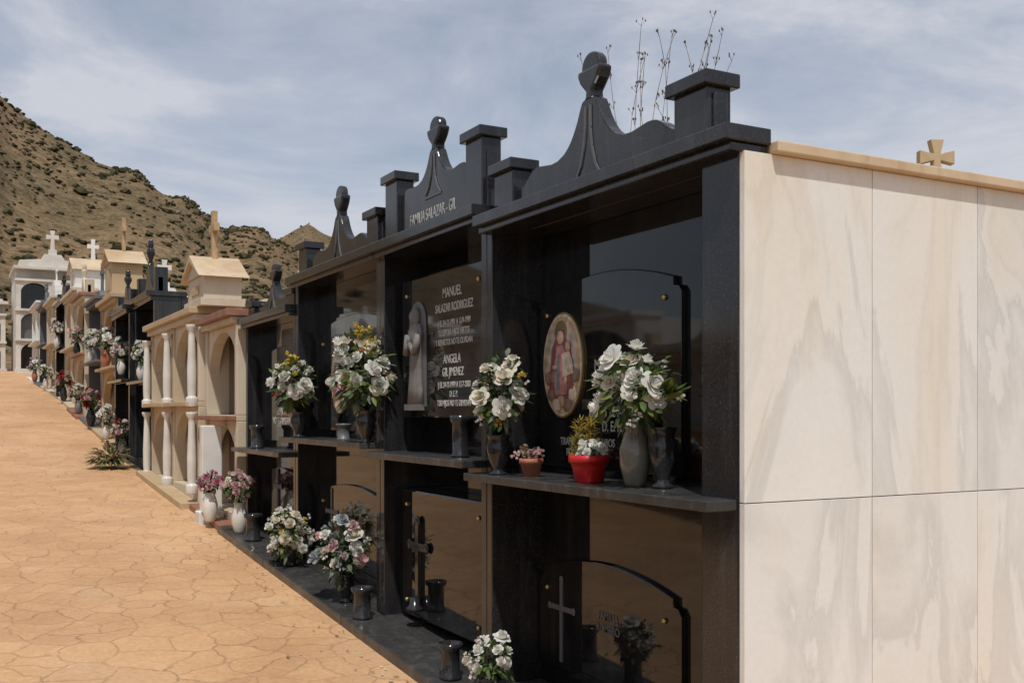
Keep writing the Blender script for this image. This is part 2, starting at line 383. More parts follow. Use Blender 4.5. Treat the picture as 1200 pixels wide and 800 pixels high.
def bay(name,Y0,Y1,zs,zl,pn,pf,rec,cr,shelf_out=.12):
    zs+=H; zl+=H; e=empty(name); b=MB(); X=XF; near=Y0<3
    zbot=gz(Y0)-.1
    b.box(X,X+rec+.02 if not near else X+.11,Y0+.002,Y0+pn,zbot,zl-.06,'gran2')
    if near: b.box(X+.1105,X+rec+.02,Y0+.03,Y0+pn,zbot,zl-.06,'gran2')
    b.box(X,X+rec+.02,Y1-pf,Y1-.002,zbot,zl-.06,'gran2')
    xb=X+.40 if not near else X+.104
    b.box(X-.075,xb,Y0-.03 if near else Y0+.003,Y1-.003,zl-.050,zl,'gran2')
    b.box(X-.045,xb-.002,Y0-.015 if near else Y0+.006,Y1-.006,zl-.078,zl-.0505,'gran2')
    if near: b.box(X+.1045,X+.40,Y0+.13,Y1-.006,zl-.078,zl-.001,'gran2')
    b.make('granite_frame',e,.004)
    s=MB()
    s.box(X-shelf_out,X-.001,Y0+.006,Y1-.006,zs-.034,zs,'ledge')
    s.box(X+.001,X+rec-.001,Y0+pn+.001,Y1-pf-.001,zs-.034,zs-.0005,'ledge')
    s.make('shelf',e,.004)
    p=MB()
    p.box(X+rec,X+rec+.019,Y0+pn+.001,Y1-pf-.001,zs-.1,zl-.08,'gran')
    p.box(X+rec,X+rec+.019,Y0+pn+.001,Y1-pf-.001,zbot,zs-.101,'gran')
    p.make('polished_back_panels',e)
    q=MB(); plinth(q,Y0+.003,Y1-.003,X-.23,X-.004,.055,'ledge'); plinth(q,Y0+pn+.003,Y1-pf-.003,X+.001,X+rec-.002,.055,'ledge'); q.make('plinth',e,.005)
    c=MB(); c.box(X+rec+.021,4.3,Y0+.004,Y1-.004,zbot,zl-.079,'concrete'); c.make('core',e)
    cc=cr; crown(e,Y0+cc.get('a',0),Y1-cc.get('b',0),zl,cc['post']+H,cc['peak']+H,cc['fin']+H,cc.get('band',0))
    return e
Y1,Y2,Y3,Y4,Y5=2.435,4.118,5.42,7.03,8.4
e1=bay('black_granite_family_tomb',Y1,Y2,-.267,.87,.178,.05,.26,dict(post=1.09,peak=1.20,fin=1.385,a=.10))
e2=bay('black_granite_family_tomb',Y2,Y3,-.215,.93,.055,.06,.26,dict(post=1.30,peak=1.33,fin=1.50,band=.15))
e3=bay('black_granite_family_tomb',Y3,Y4,-.17,.93,.06,.06,.14,dict(post=1.155,peak=1.235,fin=1.43))
e4=bay('black_granite_family_tomb',Y4,Y5,-.28,.75,.05,.06,.12,dict(post=.88,peak=.97,fin=1.13))
bpy.context.view_layer.update()
b=MB()
plaque(b,3.02,4.06,1.30,H+.575,XF+.238,XF+.2595)
plaque(b,3.02,4.06,.42,H-.62,XF+.238,XF+.2595)
b.make('arched_plaques',e1,.004)
b=MB(); screws(b,XF+.234,[(3.12,H+.43),(3.98,H+.43),(3.12,1.36),(3.12,H-.78),(3.98,H-.78)])
cross_relief(b,XF+.2375,3.86,.45,.36,'gran3',.006,.022)
b.make('screws_and_cross',e1)
medallion(e1,XF+.237,3.84,H+.205,.33,.46)
text("Mª DEL CARMEN\nPREDOMINGO",XF+.2365,3.40,H+.16,.066,e1)
text("† 3-9-1998\nA LOS 72 AÑOS\nD. E. P.",XF+.2365,3.47,H-.00,.060,e1)
text("TRANSITO DE TUS HIJOS\nPOLICARPO Y JOSE",XF+.2365,3.66,H-.15,.046,e1)
text("FAMILIA\nROMERO",XF+.2365,3.5,H-.86,.05,e1,'gran3')
b=MB()
b.box(XF+.085,XF+.2595,4.28,5.31,H-.03,H+.72,'gran')
b.box(XF+.085,XF+.2595,4.28,5.31,H-1.10,H-.42,'gran')
b.make('raised_slabs',e2,.010)
b=MB(); xx=XF+.0848
screws(b,xx-.004,[(4.36,H+.63),(5.23,H+.63),(4.36,H+.05),(4.36,H-.50),(5.23,H-.50),(4.36,H-1.02),(5.23,H-1.02)])
cross_relief(b,xx-.0005,5.06,H-.98,.40,'gran2',.02,.04)
b.lathe(xx-.03,5.06,H-1.05,[(.05,0),(.05,.015),(.03,.03),(.025,.07)],'gran2',12)
b.make('screws_and_crucifix',e2)
b=MB(); sx,sy,sz=xx-.012,5.08,H+.03
b.box(sx-.035,xx-.001,sy-.085,sy+.085,sz-.02,sz+.012,'grey')
b.lathe(sx-.002,sy,sz+.012,[(.088,0),(.080,.08),(.066,.18),(.066,.26),(.078,.34),(.082,.385),(.060,.42),(.030,.435)],'grey',36,.35,1,.06,11)
b.ell((sx-.014,sy,sz+.475),(.026,.030,.040),'grey',14,10)
b.ell((sx-.004,sy,sz+.475),(.026,.043,.055),'grey',14,10)
for s in(-1,1):
    b.tube((sx-.015,sy+s*.070,sz+.38),(sx-.035,sy+s*.055,sz+.28),.024,.020,'grey',8)
    b.tube((sx-.035,sy+s*.055,sz+.28),(sx-.045,sy+s*.008,sz+.335),.019,.011,'grey',8)
    b.ell((sx-.046,sy+s*.007,sz+.348),(.009,.008,.022),'grey',8,6)
b.prism([(sy+.11*math.cos(t*math.pi/12),sz+.44+.12*math.sin(t*math.pi/12)) for t in range(13)]+[(sy-.11,sz),(sy+.11,sz)],xx-.006,xx-.0005,'gran3')
b.make('madonna_relief',e2)
text("MANUEL",xx-.001,4.66,H+.60,.070,e2); text("SALAZAR RODRIGUEZ",xx-.001,4.64,H+.525,.060,e2,sx=.72)
text("† EL 24-12-1991 A 12-9-1999\nTU ESPOSA HIJOS NIETOS\nY BISNIETOS NO TE OLVIDAN",xx-.001,4.64,H+.40,.042,e2,space=1.15,sx=.75)
text("ANGELA",xx-.001,4.66,H+.265,.064,e2); text("GIL JIMENEZ",xx-.001,4.65,H+.20,.060,e2,sx=.75)
text("† EL 24-12-1999 A 12-7-2003\nD. E. P.\nTUS HIJOS NO TE OLVIDAN",xx-.001,4.64,H+.09,.042,e2,space=1.1,sx=.75)
text("FAMILIA SALAZAR - GIL",XF+.0285,4.78,H+1.005,.082,e2,sx=.66)
b=MB(); xp=XF+.12
plaque(b,5.60,6.88,1.42,H+.62,xp,XF+.1395); plaque(b,5.60,6.88,.58,H-.46,xp,XF+.1395)
b.make('arched_plaques',e3,.004)
b=MB(); screws(b,xp-.003,[(5.72,H+.46),(6.78,H+.46),(5.72,H-.6),(6.78,H-.6)]); cross_relief(b,xp-.0005,6.6,.62,.40,'gran3',.006,.025); b.make('screws_and_cross',e3)
medallion(e3,xp-.001,6.42,H+.22,.33,.46)
text("FRANCISCO\nLOPEZ GARCIA\n† 12-4-1995\nD. E. P.",xp-.001,5.95,H+.2,.07,e3)
b=MB(); xp=XF+.10
plaque(b,7.2,8.25,1.32,H+.50,xp,XF+.1195); plaque(b,7.2,8.25,.68,H-.42,xp,XF+.1195)
b.make('arched_plaques',e4,.004)
text("JOSE MARTINEZ\nHERNANDEZ\n† 2-11-1989\nTU ESPOSA\nE HIJOS\nNO TE OLVIDAN",xp-.001,7.72,H+.12,.075,e4)
b=MB(); cross_relief(b,xp-.0005,7.8,.75,.34,'gran3'); b.make('cross_relief',e4)
b=MB()
xs=[2.118,2.665,3.188,3.712,4.30]
zr=[(-.05,H-.279),(H-.276,H+.795)]
for i in range(4):
    for z0,z1 in zr: b.box(xs[i]+.0016,xs[i+1]-.0016,Y1-.022,Y1+.001,z0,z1,'marble')
b.make('marble_side_panels',e1,.001)
b=MB(); b.box(2.225,4.32,Y1-.055,Y1+.12,H+.7965,H+.832,'marbleT'); b.box(4.28,4.32,Y1+.121,Y5,H+.7965,H+.832,'marbleT')
b.make('tan_marble_coping',e1,.005)
b=MB(); b.box(2.52,4.278,Y1+.122,Y5,H+.70,H+.80,'concrete'); b.box(2.23,4.29,Y1+.0015,Y1+.029,H-.6,H+.7960,'concrete'); b.make('roof_slab',e1)
# ---------------------------------------------------------------- general niche tombs
def cross3d(b,x,y,z,h,k,face='x',t=.05,w=.55,flare=.35):
    a=t/2; W=h*w/2; zc=z+h*.66; fl=a*(1+flare)
    P=[(-a*1.2,z),(a*1.2,z),(a*.9,zc-a),(W,zc-fl),(W,zc+fl),(a*.9,zc+a),(fl,z+h),(-fl,z+h),(-a*.9,zc+a),(-W,zc+fl),(-W,zc-fl),(-a*.9,zc-a)]
    if face=='x': b.prism([(y+p,q) for p,q in P],x-a*.7,x+a*.7,k,'x')
    else: b.prism([(x+p,q) for p,q in P],y-a*.7,y+a*.7,k,'y')
def niche_tomb(name,y0,y1,top,k,panel='gran',xf=2.05,side=1,cols=2,rows=2,arch=True,colm=None,crownt='gable',kc=None,crosst='x',ch=.5,depth=2.2,trim=None,base=.1,proj=.14):
    e=empty(name); b=MB(); kc=kc or k; trim=trim or k
    X=lambda w: xf+side*w
    def bx(w0,w1,a,c,z0,z1,kk,bb=b):
        q0,q1=sorted((X(w0),X(w1))); bb.box(q0,q1,a,c,z0,z1,kk)
    def pr(pts,w0,w1,kk,bb=b):
        q0,q1=sorted((X(w0),X(w1))); bb.prism(pts,q0,q1,kk)
    g0=gz(y0)-.1; gb=gz((y0+y1)/2)+base
    q0,q1=sorted((X(-proj),X(-.002))); plinth(b,y0+.01,y1-.01,q0,q1,.06,trim)
    hh=(top-gb)/rows; t=.075; W=(y1-y0-.02)/cols
    for r in range(rows):
        za=gb+hh*r; zb=za+hh
        bx(0,.30,y0+.011,y1-.011,za-.05 if r else g0,za,k)
        if r: bx(-.10,-.001,y0+.02,y1-.02,za-.045,za-.005,trim)
        for c in range(cols):
            u0=y0+.01+W*c; u1=u0+W
            bx(.001,.299,u0+.001,u0+t,za+.0005,zb-.0505,k); bx(.001,.299,u1-t,u1-.001,za+.0005,zb-.0505,k)
            if arch:
                ra=(u1-u0-2*t)/2; zc=zb-.0505-min(ra,hh*.45)-.04; rz=min(ra,hh*.45)
                pts=[(u0+t+.0005,zb-.051),(u1-t-.0005,zb-.051)]+[((u0+u1)/2+(ra-.0005)*math.cos(math.pi*i/14),zc+rz*math.sin(math.pi*i/14)) for i in range(15)]
                pr(pts,.02,.12,k)
            if colm:
                cw=X(-.05)
                for uu in((u0+.05) if c==0 else None,u1-.05 if c==cols-1 else u1):
                    if uu is None: continue
                    hc=hh-.10
                    b.lathe(cw,uu,za,[(.055,-.05),(.055,.03),(.035,.045),(.040,.10),(.042,hc*.4),(.030,hc-.10),(.030,hc-.06),(.050,hc-.03),(.055,hc)],colm,14)
    bx(-.04,.30,y0+.012,y1-.012,top-.05,top,k)
    bx(-.09,.36,y0-.012,y1-.005,top+.0005,top+.06,trim)
    bx(.301,depth,y0+.006,y1-.006,g0,top,k)
    b.make('masonry',e,.006)
    p=MB()
    for r in range(rows):
        za=gb+hh*r; zb=za+hh
        for c in range(cols):
            u0=y0+.01+W*c; u1=u0+W
            bx(.20,.2985,u0+t+.001,u1-t-.001,za+.001,zb-.052,panel,p)
            yc=(u0+u1)/2
            for j in range(3):
                bx(.197,.1995,yc-W*(.18-.03*j),yc+W*(.18-.03*j),za+hh*(.55-.1*j),za+hh*(.55-.1*j)+.02,'silver',p)
            bx(.192,.1995,yc-.012,yc+.012,za+hh*.62,za+hh*.80,'gold',p); bx(.190,.1915,yc-.05,yc+.05,za+hh*.72,za+hh*.745,'gold',p)
    p.make('niche_headstones',e)
    c=MB(); yc=(y0+y1)/2; zt=top+.0605
    if crownt=='finial':
        n=24; hw=(y1-y0)/2-.06; pts=[(yc-hw,zt),(yc+hw,zt)]
        for i in range(n+1):
            y=yc+hw-2*hw*i/n; tt=abs(y-yc)/hw; pts.append((y,zt+ch*(.55*math.exp(-(tt/.22)**2)+.12+.15*max(0,tt-.8)/.2)))
        pr(pts,.05,.11,kc,c)
        c.lathe(X(.08),yc,zt+ch*.6,[(.03,0),(.02,ch*.1),(.05,ch*.25),(.045,ch*.33),(.015,ch*.36)],kc,14)
        c.ell((X(.08),yc,zt+ch*1.02),(.035,.04,.07),kc)
        for yy in(yc-hw,yc+hw-.13): bx(.02,.16,yy,yy+.13,zt+.0005,zt+ch*.45,kc,c)
    elif crownt=='cross':
        pr([(yc-.30,zt),(yc+.30,zt),(yc+.24,zt+.10),(yc+.08,zt+.15),(yc-.08,zt+.15),(yc-.24,zt+.10)],.05,.2,kc,c)
        cross3d(c,X(.12),yc,zt+.15,ch,kc,crosst,.06)
    elif crownt=='steps':
        for i,(wd,z0,z1) in enumerate(((.9,0,.14),(.62,.1405,.28),(.30,.2805,.42))):
            w=(y1-y0)/2*wd; bx(.0+.02*i,.22-.02*i,yc-w,yc+w,zt+z0,zt+z1,kc,c)
        cross3d(c,X(.12),yc,zt+.4205,ch,kc,crosst,.05)
    if c.v: c.make('crown',e,.006)
    return e
def rel(y,h): return gz(y)+h
niche_tomb('rust_and_cream_niche_tomb',8.42,9.62,H+.78,'cream','brownp',cols=1,crownt='none',trim='rust')
niche_tomb('cream_limestone_niche_tomb',9.64,12.2,H+.90,'cream','brownp',xf=2.0,cols=2,colm='white2',crownt='none',trim='tan',proj=.16)
def house(name,x0,x1,y0,y1,z0,zw,zt,k,crh=.42,kk='wood',face='x'):
    e=empty(name); b=MB(); yc=(y0+y1)/2
    b.box(x0,x1,y0,y1,z0,z0+.07,k); b.box(x0+.03,x1-.03,y0+.03,y1-.03,z0+.0705,zw,k)
    b.prism([(y0+.01,zw+.0005),(y1-.01,zw+.0005),(yc,zt-.03)],x0+.01,x1-.01,k)
    b.prism([(y0-.05,zw-.02),(y0+.01,zw),(yc,zt-.029),(y1-.01,zw),(y1+.05,zw-.02),(yc,zt+.03)],x0-.03,x1+.03,'marbleT')
    b.box(x0+.022,x0+.0295,yc-.16,yc+.16,z0+.12,zw-.08,'tan')
    b.make('house_block',e,.006)
    c=MB(); cross3d(c,(x0+x1)/2,yc,zt-.01,crh,kk,face,.07,.5,.1); c.make('cross',e,.004)
house('gabled_stone_crown',1.98,2.38,9.45,10.2,H+.9605,H+1.24,H+1.42,'cream',.47)
niche_tomb('black_niche_tomb',12.25,13.7,rel(13,1.98),'gran2','gran',cols=1,arch=False,crownt='finial',ch=.62)
niche_tomb('black_niche_tomb',13.75,15.1,rel(14.4,1.85),'gran2','gran',cols=1,arch=False,crownt='finial',ch=.45,xf=2.0)
niche_tomb('tan_niche_tomb',15.15,16.9,rel(16,1.98),'tan','brownp',cols=1,crownt='none',xf=2.05)
house('gabled_stone_crown',2.02,2.5,15.7,16.5,rel(16,2.041),rel(16,2.55),rel(16,2.74),'tan',.52)
niche_tomb('grey_niche_tomb',16.95,18.6,rel(17.8,1.95),'gran3','gran',cols=1,arch=False,crownt='cross',ch=.45)
niche_tomb('rust_niche_tomb',18.65,20.2,rel(19.5,2.0),'cream','gran',cols=1,crownt='finial',trim='rust',ch=.5,xf=2.0)
niche_tomb('white_niche_tomb',20.25,22.6,rel(21.5,2.05),'cream','gran',cols=2,crownt='none',xf=2.05)
house('gabled_stone_crown',2.02,2.8,20.6,21.6,rel(21.5,2.111),rel(21.5,2.50),rel(21.5,2.72),'white',.42,'white','y')
niche_tomb('black_niche_tomb',22.65,24.6,rel(23.6,1.95),'gran2','gran',cols=1,arch=False,crownt='finial',ch=.5)
niche_tomb('cream_niche_tomb',24.65,27,rel(26,2.0),'cream','brownp',cols=2,crownt='steps',ch=.4,kc='white')
niche_tomb('grey_niche_tomb',27.05,29.2,rel(28,1.95),'gran3','gran',cols=1,arch=False,crownt='finial',ch=.5)
niche_tomb('white_niche_tomb',29.25,32,rel(30.5,2.0),'white','gran',cols=2,crownt='none',ch=.45)
yy=-5.0; i=0
while yy<34:
    w=[2.3,1.9,2.6,2.0,3.1][i%5]; k=['white','marble','white','white','marble','cream'][i%6]
    niche_tomb('niche_tomb_across_path',yy,yy+w-.05,rel(yy+w/2,[1.75,1.6,1.9,1.7][i%4]),k,['gran','marble','marble'][i%3],xf=-1.85,side=-1,cols=2 if w>2.1 else 1,arch=(i%3!=1),crownt=['none','finial','none','cross'][i%4],ch=.4)
    yy+=w; i+=1
e=empty('back_row_tomb'); b=MB(); g=gz(4.6)
b.box(4.9,6.0,3.4,6.2,g-.2,H+1.02,'cream'); b.box(4.85,6.05,3.35,6.25,H+1.0205,H+1.09,'marbleT')
b.box(5.5,5.8,4.25,4.95,H+1.0905,H+1.42,'cream'); b.prism([(4.2,H+1.4205),(5.0,H+1.4205),(4.6,H+1.52)],5.46,5.84,'tan')
b.make('masonry',e,.008)
c=MB()
def patty(b,x,y,z,h,k):
    zc=z+h*.60; a=.022; W=.115; fl=.045
    P=[(-.045,z),(.045,z),(a,zc-a),(W,zc-fl),(W,zc+fl),(a,zc+a),(fl,z+h),(-fl,z+h),(-a,zc+a),(-W,zc+fl),(-W,zc-fl),(-a,zc-a)]
    ca,sa=math.cos(.45),math.sin(.45); n=len(P)
    v=[(x+p*ca+d*sa,y-p*sa+d*ca,q) for d in(-.03,.03) for p,q in P]
    b.add(v,[list(range(n)),list(range(2*n-1,n-1,-1))]+[(i,i+n,(i+1)%n+n,(i+1)%n) for i in range(n)],k)
patty(c,5.66,4.6,H+1.485,.29,'tan'); c.make('stone_cross',e,.004)
def mausoleum(name,x0,x1,y,zg,h,k,rows=2,cols=2,ped=.35,cr=.75):
    e=empty(name); b=MB(); g=zg-.2; zt=zg+h; W=(x1-x0)/cols; xc=(x0+x1)/2; t=.14; hh=(h-.45)/rows
    b.box(x0,x1,y+.3,y+2.6,g,zt,k)
    b.box(x0-.04,x1+.04,y-.12,y+.2985,g,zg+.15,k)
    for r in range(rows):
        za=zg+.1505+hh*r; zb=za+hh
        for c in range(cols):
            u0=x0+W*c;u1=u0+W
            b.box(u0+.001,u0+t,y,y+.299,za,zb-.08,k); b.box(u1-t,u1-.001,y,y+.299,za,zb-.08,k)
            ra=(u1-u0-2*t)/2-.001; rz=min(ra,hh*.32); zc=zb-.12-rz
            pts=[(u0+t+.001,zb-.0805),(u1-t-.001,zb-.0805)]+[((u0+u1)/2+ra*math.cos(math.pi*i/14),zc+rz*math.sin(math.pi*i/14)) for i in range(15)]
            b.prism(pts,y+.01,y+.10,k,'y')
            b.box(u0+t+.002,u1-t-.002,y+.22,y+.2988,za,zb-.09,'gran' if (r+c)%2==0 else 'gran3')
        b.box(x0-.03,x1+.03,y-.06,y+.299,zb-.0795,zb-.0005,k)
    b.box(x0-.08,x1+.08,y-.14,y+2.65,zt+.0005,zt+.09,k)
    z=zt+.0905
    b.prism([(x0+.05,z),(x1-.05,z),(x1-.1,z+ped*.45),(xc+.35,z+ped*.6),(xc+.25,z+ped),(xc-.25,z+ped),(xc-.35,z+ped*.6),(x0+.1,z+ped*.45)],y-.02,y+.3,k,'y')
    b.box(xc-.12,xc+.12,y+.02,y+.26,z+ped+.0005,z+ped+.16,k)
    cross3d(b,xc,y+.14,z+ped+.1605,cr,k,'y',.11,.6)
    b.make('masonry',e,.01)
M['oldwhite']=simple('weathered_white_render',(.56,.52,.46),.85,.16,2,.3)
mausoleum('white_mausoleum',1.85,3.98,36,2.76,3.30,'oldwhite',3,2,.42,.62)
mausoleum('white_mausoleum',-1.2,1.62,37.5,2.8,2.25,'oldwhite',2,3,.2,.5)
mausoleum('white_mausoleum',4.15,6.3,29.5,2.25,2.20,'white',2,2,.42,.62)
mausoleum('cream_mausoleum',7.2,9.4,27,2.2,2.1,'cream',2,2,.3,.5)
# ---------------------------------------------------------------- flowers
VASE={
 'black':[(.038,0),(.040,.05),(.022,.10),(.024,.16),(.045,.45),(.052,.72),(.040,.86),(.050,.97),(.054,1.0),(.046,1.0),(.034,.9)],
 'cyl':[(.048,0),(.050,.06),(.040,.10),(.040,.80),(.052,.88),(.054,1.0),(.042,1.0),(.036,.86)],
 'belly':[(.030,0),(.038,.06),(.055,.35),(.056,.58),(.042,.82),(.034,.90),(.044,1.0),(.036,1.0),(.028,.9)],
 'bowl':[(.050,0),(.055,.05),(.066,.55),(.074,.72),(.080,.74),(.080,1.0),(.070,1.0),(.066,.85)],
 'pot':[(.030,0),(.040,.7),(.046,.72),(.046,1.0),(.038,1.0),(.036,.85)]}
def vase(b,x,y,z,h,kind,k,sc_=1):
    b.lathe(x,y,z,[(r*sc_,t*h) for r,t in VASE[kind]],k,24)
def arrangement(name,x,y,z,vh,kind,vk,c,rx,rz,pal,nr,nl,leafs=('lf','ld'),size=.045,fill=(),nf=0,vs=1,spikes=0,spk='py'):
    b=MB(); vase(b,x,y,z,vh,kind,vk,vs); top=Vector((x,y,z+vh*.93)); c=Vector(c)
    for i in range(nr):
        t=(i+.5)/nr; ph=i*2.39996+R.uniform(-.6,.6); zz=1-1.6*t+R.uniform(-.12,.12); zz=max(-1,min(1,zz))
        q=math.sqrt(max(0,1-zz*zz)); d=Vector((q*math.cos(ph),q*math.sin(ph),zz))
        rr=R.uniform(.62,1.12); p=c+Vector((d.x*rx*rr*.85,d.y*rx*rr,d.z*rz*rr))
        n=(d+Vector((-.25+R.gauss(0,.4),-.3+R.gauss(0,.4),.5))).normalized(); s=size*R.uniform(.62,1.12)
        b.rose(p,n,s,R.choice(pal)); b.tube(top,p,.003,.0025,'ld',5)
        for j in range(3):
            a=R.uniform(0,6.28); dd=(n.orthogonal()*math.cos(a)+n.cross(n.orthogonal())*math.sin(a)); b.leaf(p-n*.008,dd-n*.1,s*1.6,s*.42,leafs[0])
    for i in range(nl):
        d=Vector((R.gauss(0,1),R.gauss(0,1),R.gauss(.0,1))).normalized(); rr=R.uniform(.25,1.02)
        p=c+Vector((d.x*rx*rr*.85,d.y*rx*rr,d.z*rz*rr)); b.leaf(p,d+Vector((0,0,.15)),R.uniform(.03,.066)*size/.040,R.uniform(.010,.017)*size/.040,R.choice(leafs),R.uniform(0,.5))
    for i in range(nf):
        d=Vector((R.gauss(0,1),R.gauss(0,1),R.gauss(.2,1))).normalized(); rr=R.uniform(.8,1.15)
        p=c+Vector((d.x*rx*rr*.9,d.y*rx*rr,d.z*rz*rr)); b.puff(p,R.uniform(.012,.022)*size/.04,R.choice(fill),7); b.tube(p-Vector(d)*.06,p,.0012,.001,'lf',4)
    for i in range(spikes):
        a=R.uniform(0,6.28); d=Vector((.3*math.cos(a),.45*math.sin(a),1)).normalized(); p=c+Vector((0,0,rz*.5))
        L=rz*R.uniform(.6,.95); b.tube(p,p+d*L,.003,.002,'lf',5)
        for j in range(16): b.leaf(p+d*L*(.45+.035*j),Vector((R.gauss(0,.7),R.gauss(0,.7),1)),.032,.008,spk)
    return b.make(name,normals=False)
S1=H-.267; S2=H-.215; S3=H-.17; S4=H-.28
arrangement('white_rose_vase',2.20,2.93,S1,.215,'black','gran2',(2.12,2.98,H+.085),.155,.130,['pw','pw','pw','pc'],18,190,('lf','ly','lg'),.040,('pw',),14)
b=MB()
for i in range(7):
    a=R.uniform(-2.6,-.2); b.leaf((2.15,2.86,H+.03),(math.cos(a)*.5,math.sin(a)*.7-.2,R.uniform(-.1,1.1)),R.uniform(.11,.17),.026,R.choice(['ly','lf']),.25)
b.make('broad_leaf_spray',normals=False)
b=MB(); vase(b,2.16,3.04,S1,.225,'belly','glass',1.0); b.make('smoked_glass_vase')
arrangement('red_flower_pot',2.14,3.31,S1,.105,'bowl','red',(2.14,3.31,S1+.12),.050,.030,['pw'],10,30,('lg','lf'),.023,('pw',),8)
b=MB(); vase(b,2.23,3.48,S1,.09,'pot','terra',1.1)
for cx,cy,hh in((2.23,3.44,.27),(2.24,3.54,.26),(2.2,3.49,.18)):
    b.tube((2.23,3.48,S1+.08),(cx,cy,S1+hh*.6),.006,.005,'lf')
    for i in range(150):
        t=R.random(); p=Vector((cx,cy,S1+hh*(.42+.45*t))); d=Vector((R.gauss(0,1),R.gauss(0,1),R.gauss(.8,.5))); b.leaf(p,d,.045,.0028,R.choice(['py','ly','py','dry']),0)
b.make('yellow_spiky_plant',normals=False)
b=MB(); vase(b,2.13,3.74,S1,.075,'pot','terra',1.1)
for i in range(26): b.puff((2.13+R.gauss(0,.02),3.74+R.gauss(0,.026),S1+.085+abs(R.gauss(0,.014))),.017,R.choice(['dry','pc','plp']),8)
b.make('small_terracotta_pot',normals=False)
arrangement('white_rose_vase',2.06,3.90,S1,.17,'black','gran2',(2.06,3.865,H+.080),.120,.165,['pw','pw','pc'],18,190,('lf','ld','lg'),.038,('pw','py'),12,1)
b=MB(); vase(b,2.13,4.42,S2,.20,'cyl','gran2',.95); b.make('black_granite_vase')
arrangement('large_rose_vase',2.05,5.47,S3,.18,'black','gran2',(2.03,5.47,H+.22),.180,.21,['pw','pw','pw','pc'],27,280,('lf','lg','ly','ld'),.050,('py','po','pw'),30,1.1,6)
b=MB(); vase(b,2.14,5.72,S3,.12,'belly','gran3',.9); vase(b,2.14,6.10,S3,.10,'cyl','gran3',.9); b.make('small_stone_urns')
arrangement('white_rose_vase',2.07,6.80,S3,.17,'black','gran2',(2.03,6.80,H+.19),.140,.155,['pw','pw','pw'],17,170,('lf','ly','ld'),.050,('py','pw','pr'),26,1.1,5)
b=MB(); vase(b,2.09,7.95,S4,.18,'cyl','gran2',1.1);  b.make('black_granite_vase')
def gp(y): return gz(y)+.055
arrangement('white_rose_vase',1.99,3.84,gp(3.84),.12,'cyl','gran2',(1.98,3.83,.505),.105,.09,['pw'],15,90,('lf','ld'),.034,('pw','plp'),14)
b=MB(); vase(b,1.985,4.22,gp(4.22),.16,'cyl','gran2',1.05); b.make('black_granite_vase')
b=MB(); vase(b,1.98,5.34,gp(5.34),.17,'cyl','gran2',1.15); b.make('black_granite_vase')
arrangement('mixed_flower_vase',2.02,5.72,gp(5.72),.16,'black','gran2',(2.0,5.72,.735),.155,.17,['pw','pc','pb','pc','plp'],22,190,('ld','lg','ld'),.042,('pb','pw'),34,1)
arrangement('mixed_flower_vase',2.02,6.78,gp(6.78),.16,'black','gran2',(2.0,6.80,.73),.16,.17,['pw','pc','pc','pw'],19,180,('ld','lg','ly'),.044,('py','pw','pw'),34,1)
b=MB(); vase(b,1.97,6.98,gp(6.98),.12,'cyl','gran2',1.1); b.make('black_granite_vase')
arrangement('pink_flower_vase',1.88,8.62,gz(8.6)+.06,.24,'belly','white2',(1.88,8.62,.96),.11,.08,['plp','pp','plp'],17,50,('lf','ld'),.036,('plp',),16,1.1)
arrangement('pink_flower_vase',1.98,8.05,gp(8.05),.24,'belly','white2',(1.97,8.05,.96),.12,.11,['plp','pp','pc','plp'],19,60,('lf','ld'),.038,('plp',),16,1.1)
b=MB(); vase(b,2.0,7.72,gp(7.72),.2,'cyl','gran2',1.3); b.make('black_granite_vase')
e=empty('white_headstone'); b=MB(); g=gz(8.95)
b.box(1.86,2.03,8.84,8.94,g-.05,g+.82,'white'); b.box(1.83,2.034,8.80,8.98,g-.05,g+.10,'white'); b.make('slab',e,.01)
pals=[['pw','pc'],['plp','pc'],['pr','pw','plp'],['pw','plp','pc'],['pr','plp'],['plp','pw']]
bases=[]
for j,p in enumerate(pals):
    bases.append(arrangement('flower_vase',0,0,0,.2,'belly',['white2','gran2','grey','white2','gran2','terra'][j],(0,0,.32),.13,.13,p,13,80,('lf','ld','lg','ld'),.042,(p[0],),12,1.0))
used=set()
def putfl(j,x,y,z,s=1):
    o=bases[j%6]
    if j%6 in used: o=o.copy(); sc.collection.objects.link(o)
    used.add(j%6); o.location=(x,y,z); o.scale=(s,)*3; o.rotation_euler=(0,0,R.uniform(0,6))
spots=[(2,1.93,14.0,0),(0,2.05,13.3,1),(3,2.0,14.6,1),(5,2.0,16.2,1),(4,1.9,17.1,0),(0,1.95,17.6,1),(1,1.95,19.6,1),(4,1.9,21.4,0),(3,1.95,23.3,1),(0,1.9,25.6,0),(5,1.9,29,0),(3,1.92,15.5,0),(2,1.92,19.0,0)]
for k,(j,x,y,up) in enumerate(spots):
    putfl(j,x+.02,y,gz(y)+(.065 if not up else 1.03),R.uniform(.85,1.1) if y<16 else R.uniform(1.0,1.3))
b=MB(); g=gz(13.1)
for i in range(420):
    d=Vector((R.gauss(0,1),R.gauss(0,1),abs(R.gauss(.4,.6)))).normalized(); b.leaf(Vector((1.66,12.9,g+.06))+d*R.uniform(0,.22),d,R.uniform(.07,.14),.016,R.choice(['dry','dry','dry','ly']),.4)
b.make('dried_plant',normals=False)
b=MB()
for i in range(150):
    y=R.uniform(2.6,14); x=1.86-abs(R.gauss(0,.10)) if R.random()<.7 else R.uniform(.6,1.85)
    b.leaf((x,y,gz(y)+.014),(R.gauss(0,1),R.gauss(0,1),.05),R.uniform(.015,.035),R.uniform(.004,.009),R.choice(['dry','dry','pc','plp','ly']),-.05)
b.make('fallen_leaves',normals=False)
b=MB()
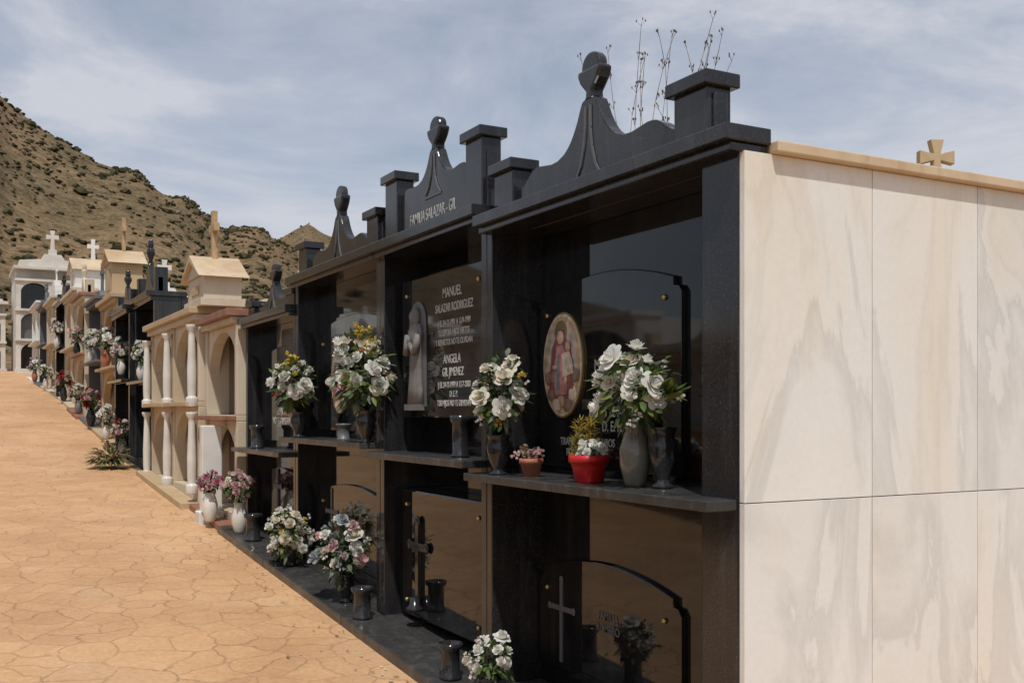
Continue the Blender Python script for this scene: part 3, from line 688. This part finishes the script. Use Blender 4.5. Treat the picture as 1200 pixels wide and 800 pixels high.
for sx_,sy_,n,hh in((2.58,3.58,8,.74),(2.55,3.32,6,.66),(2.55,3.20,5,.60),(2.60,3.95,4,.42)):
    for i in range(n):
        p=Vector((sx_+R.gauss(0,.02),sy_+R.gauss(0,.03),H+.80)); d=Vector((R.gauss(0,.10),R.gauss(0,.13),1)).normalized(); L=hh*R.uniform(.75,1.1)
        prev=p
        for s in range(6):
            d=(d+Vector((R.gauss(0,.06),R.gauss(0,.08),.0))).normalized(); q=prev+d*L/6; b.tube(prev,q,.0013,.0011,'dry',4)
            if s>=2:
                for r in range(3):
                    dd=(d+Vector((R.gauss(0,.5),R.gauss(0,.5),.4))).normalized(); t=q+dd*.03; b.tube(q,t,.0008,.0006,'dry',3); b.ell(t,(.003,.003,.006),'dry',5,4)
            prev=q
b.make('dry_weeds',normals=False)
# ---------------------------------------------------------------- camera, light, sky
cam=bpy.data.cameras.new('camera'); co=bpy.data.objects.new('camera',cam); sc.collection.objects.link(co)
co.location=(0,0,H); co.rotation_euler=(math.radians(90),0,math.radians(-28.6))
cam.lens=36.3; cam.sensor_width=36; cam.shift_y=.069; cam.clip_start=.05; cam.clip_end=12000
sc.camera=co
S=Vector((-.34,-.64,1.30)).normalized()
sl=bpy.data.lights.new('sun','SUN'); sl.energy=3.25; sl.angle=math.radians(1.2); sl.color=(1,.97,.925)
so=bpy.data.objects.new('sun',sl); sc.collection.objects.link(so); so.rotation_euler=S.to_track_quat('Z','Y').to_euler()
w=bpy.data.worlds.new('World'); sc.world=w; w.use_nodes=True; nt=w.node_tree; bg=nt.nodes['Background']
sky=N(nt,'ShaderNodeTexSky',sky_type='NISHITA'); sky.sun_disc=False
sky.sun_elevation=math.asin(S.z); sky.sun_rotation=math.atan2(S.x,S.y); sky.dust_density=1.6; sky.air_density=1.0
tc=N(nt,'ShaderNodeTexCoord').outputs['Generated']
mp=N(nt,'ShaderNodeMapping'); mp.inputs['Scale'].default_value=(1,1.2,2.6); mp.inputs['Rotation'].default_value=(.2,.15,.4); nt.links.new(tc,mp.inputs[0])
f1=nz(nt,3.0,10,.60,.35,mp.outputs[0])
fac=ramp(nt,f1,[(.38,(.38,.38,.38)),(.50,(.60,.60,.60)),(.62,(.98,.98,.98))])
c=mix(nt,sky.outputs[0],(6.0,6.25,6.9),fac)
nt.links.new(c,bg.inputs[0]); bg.inputs[1].default_value=.10
sc.view_settings.view_transform='Standard'; sc.view_settings.look='None'; sc.view_settings.exposure=0
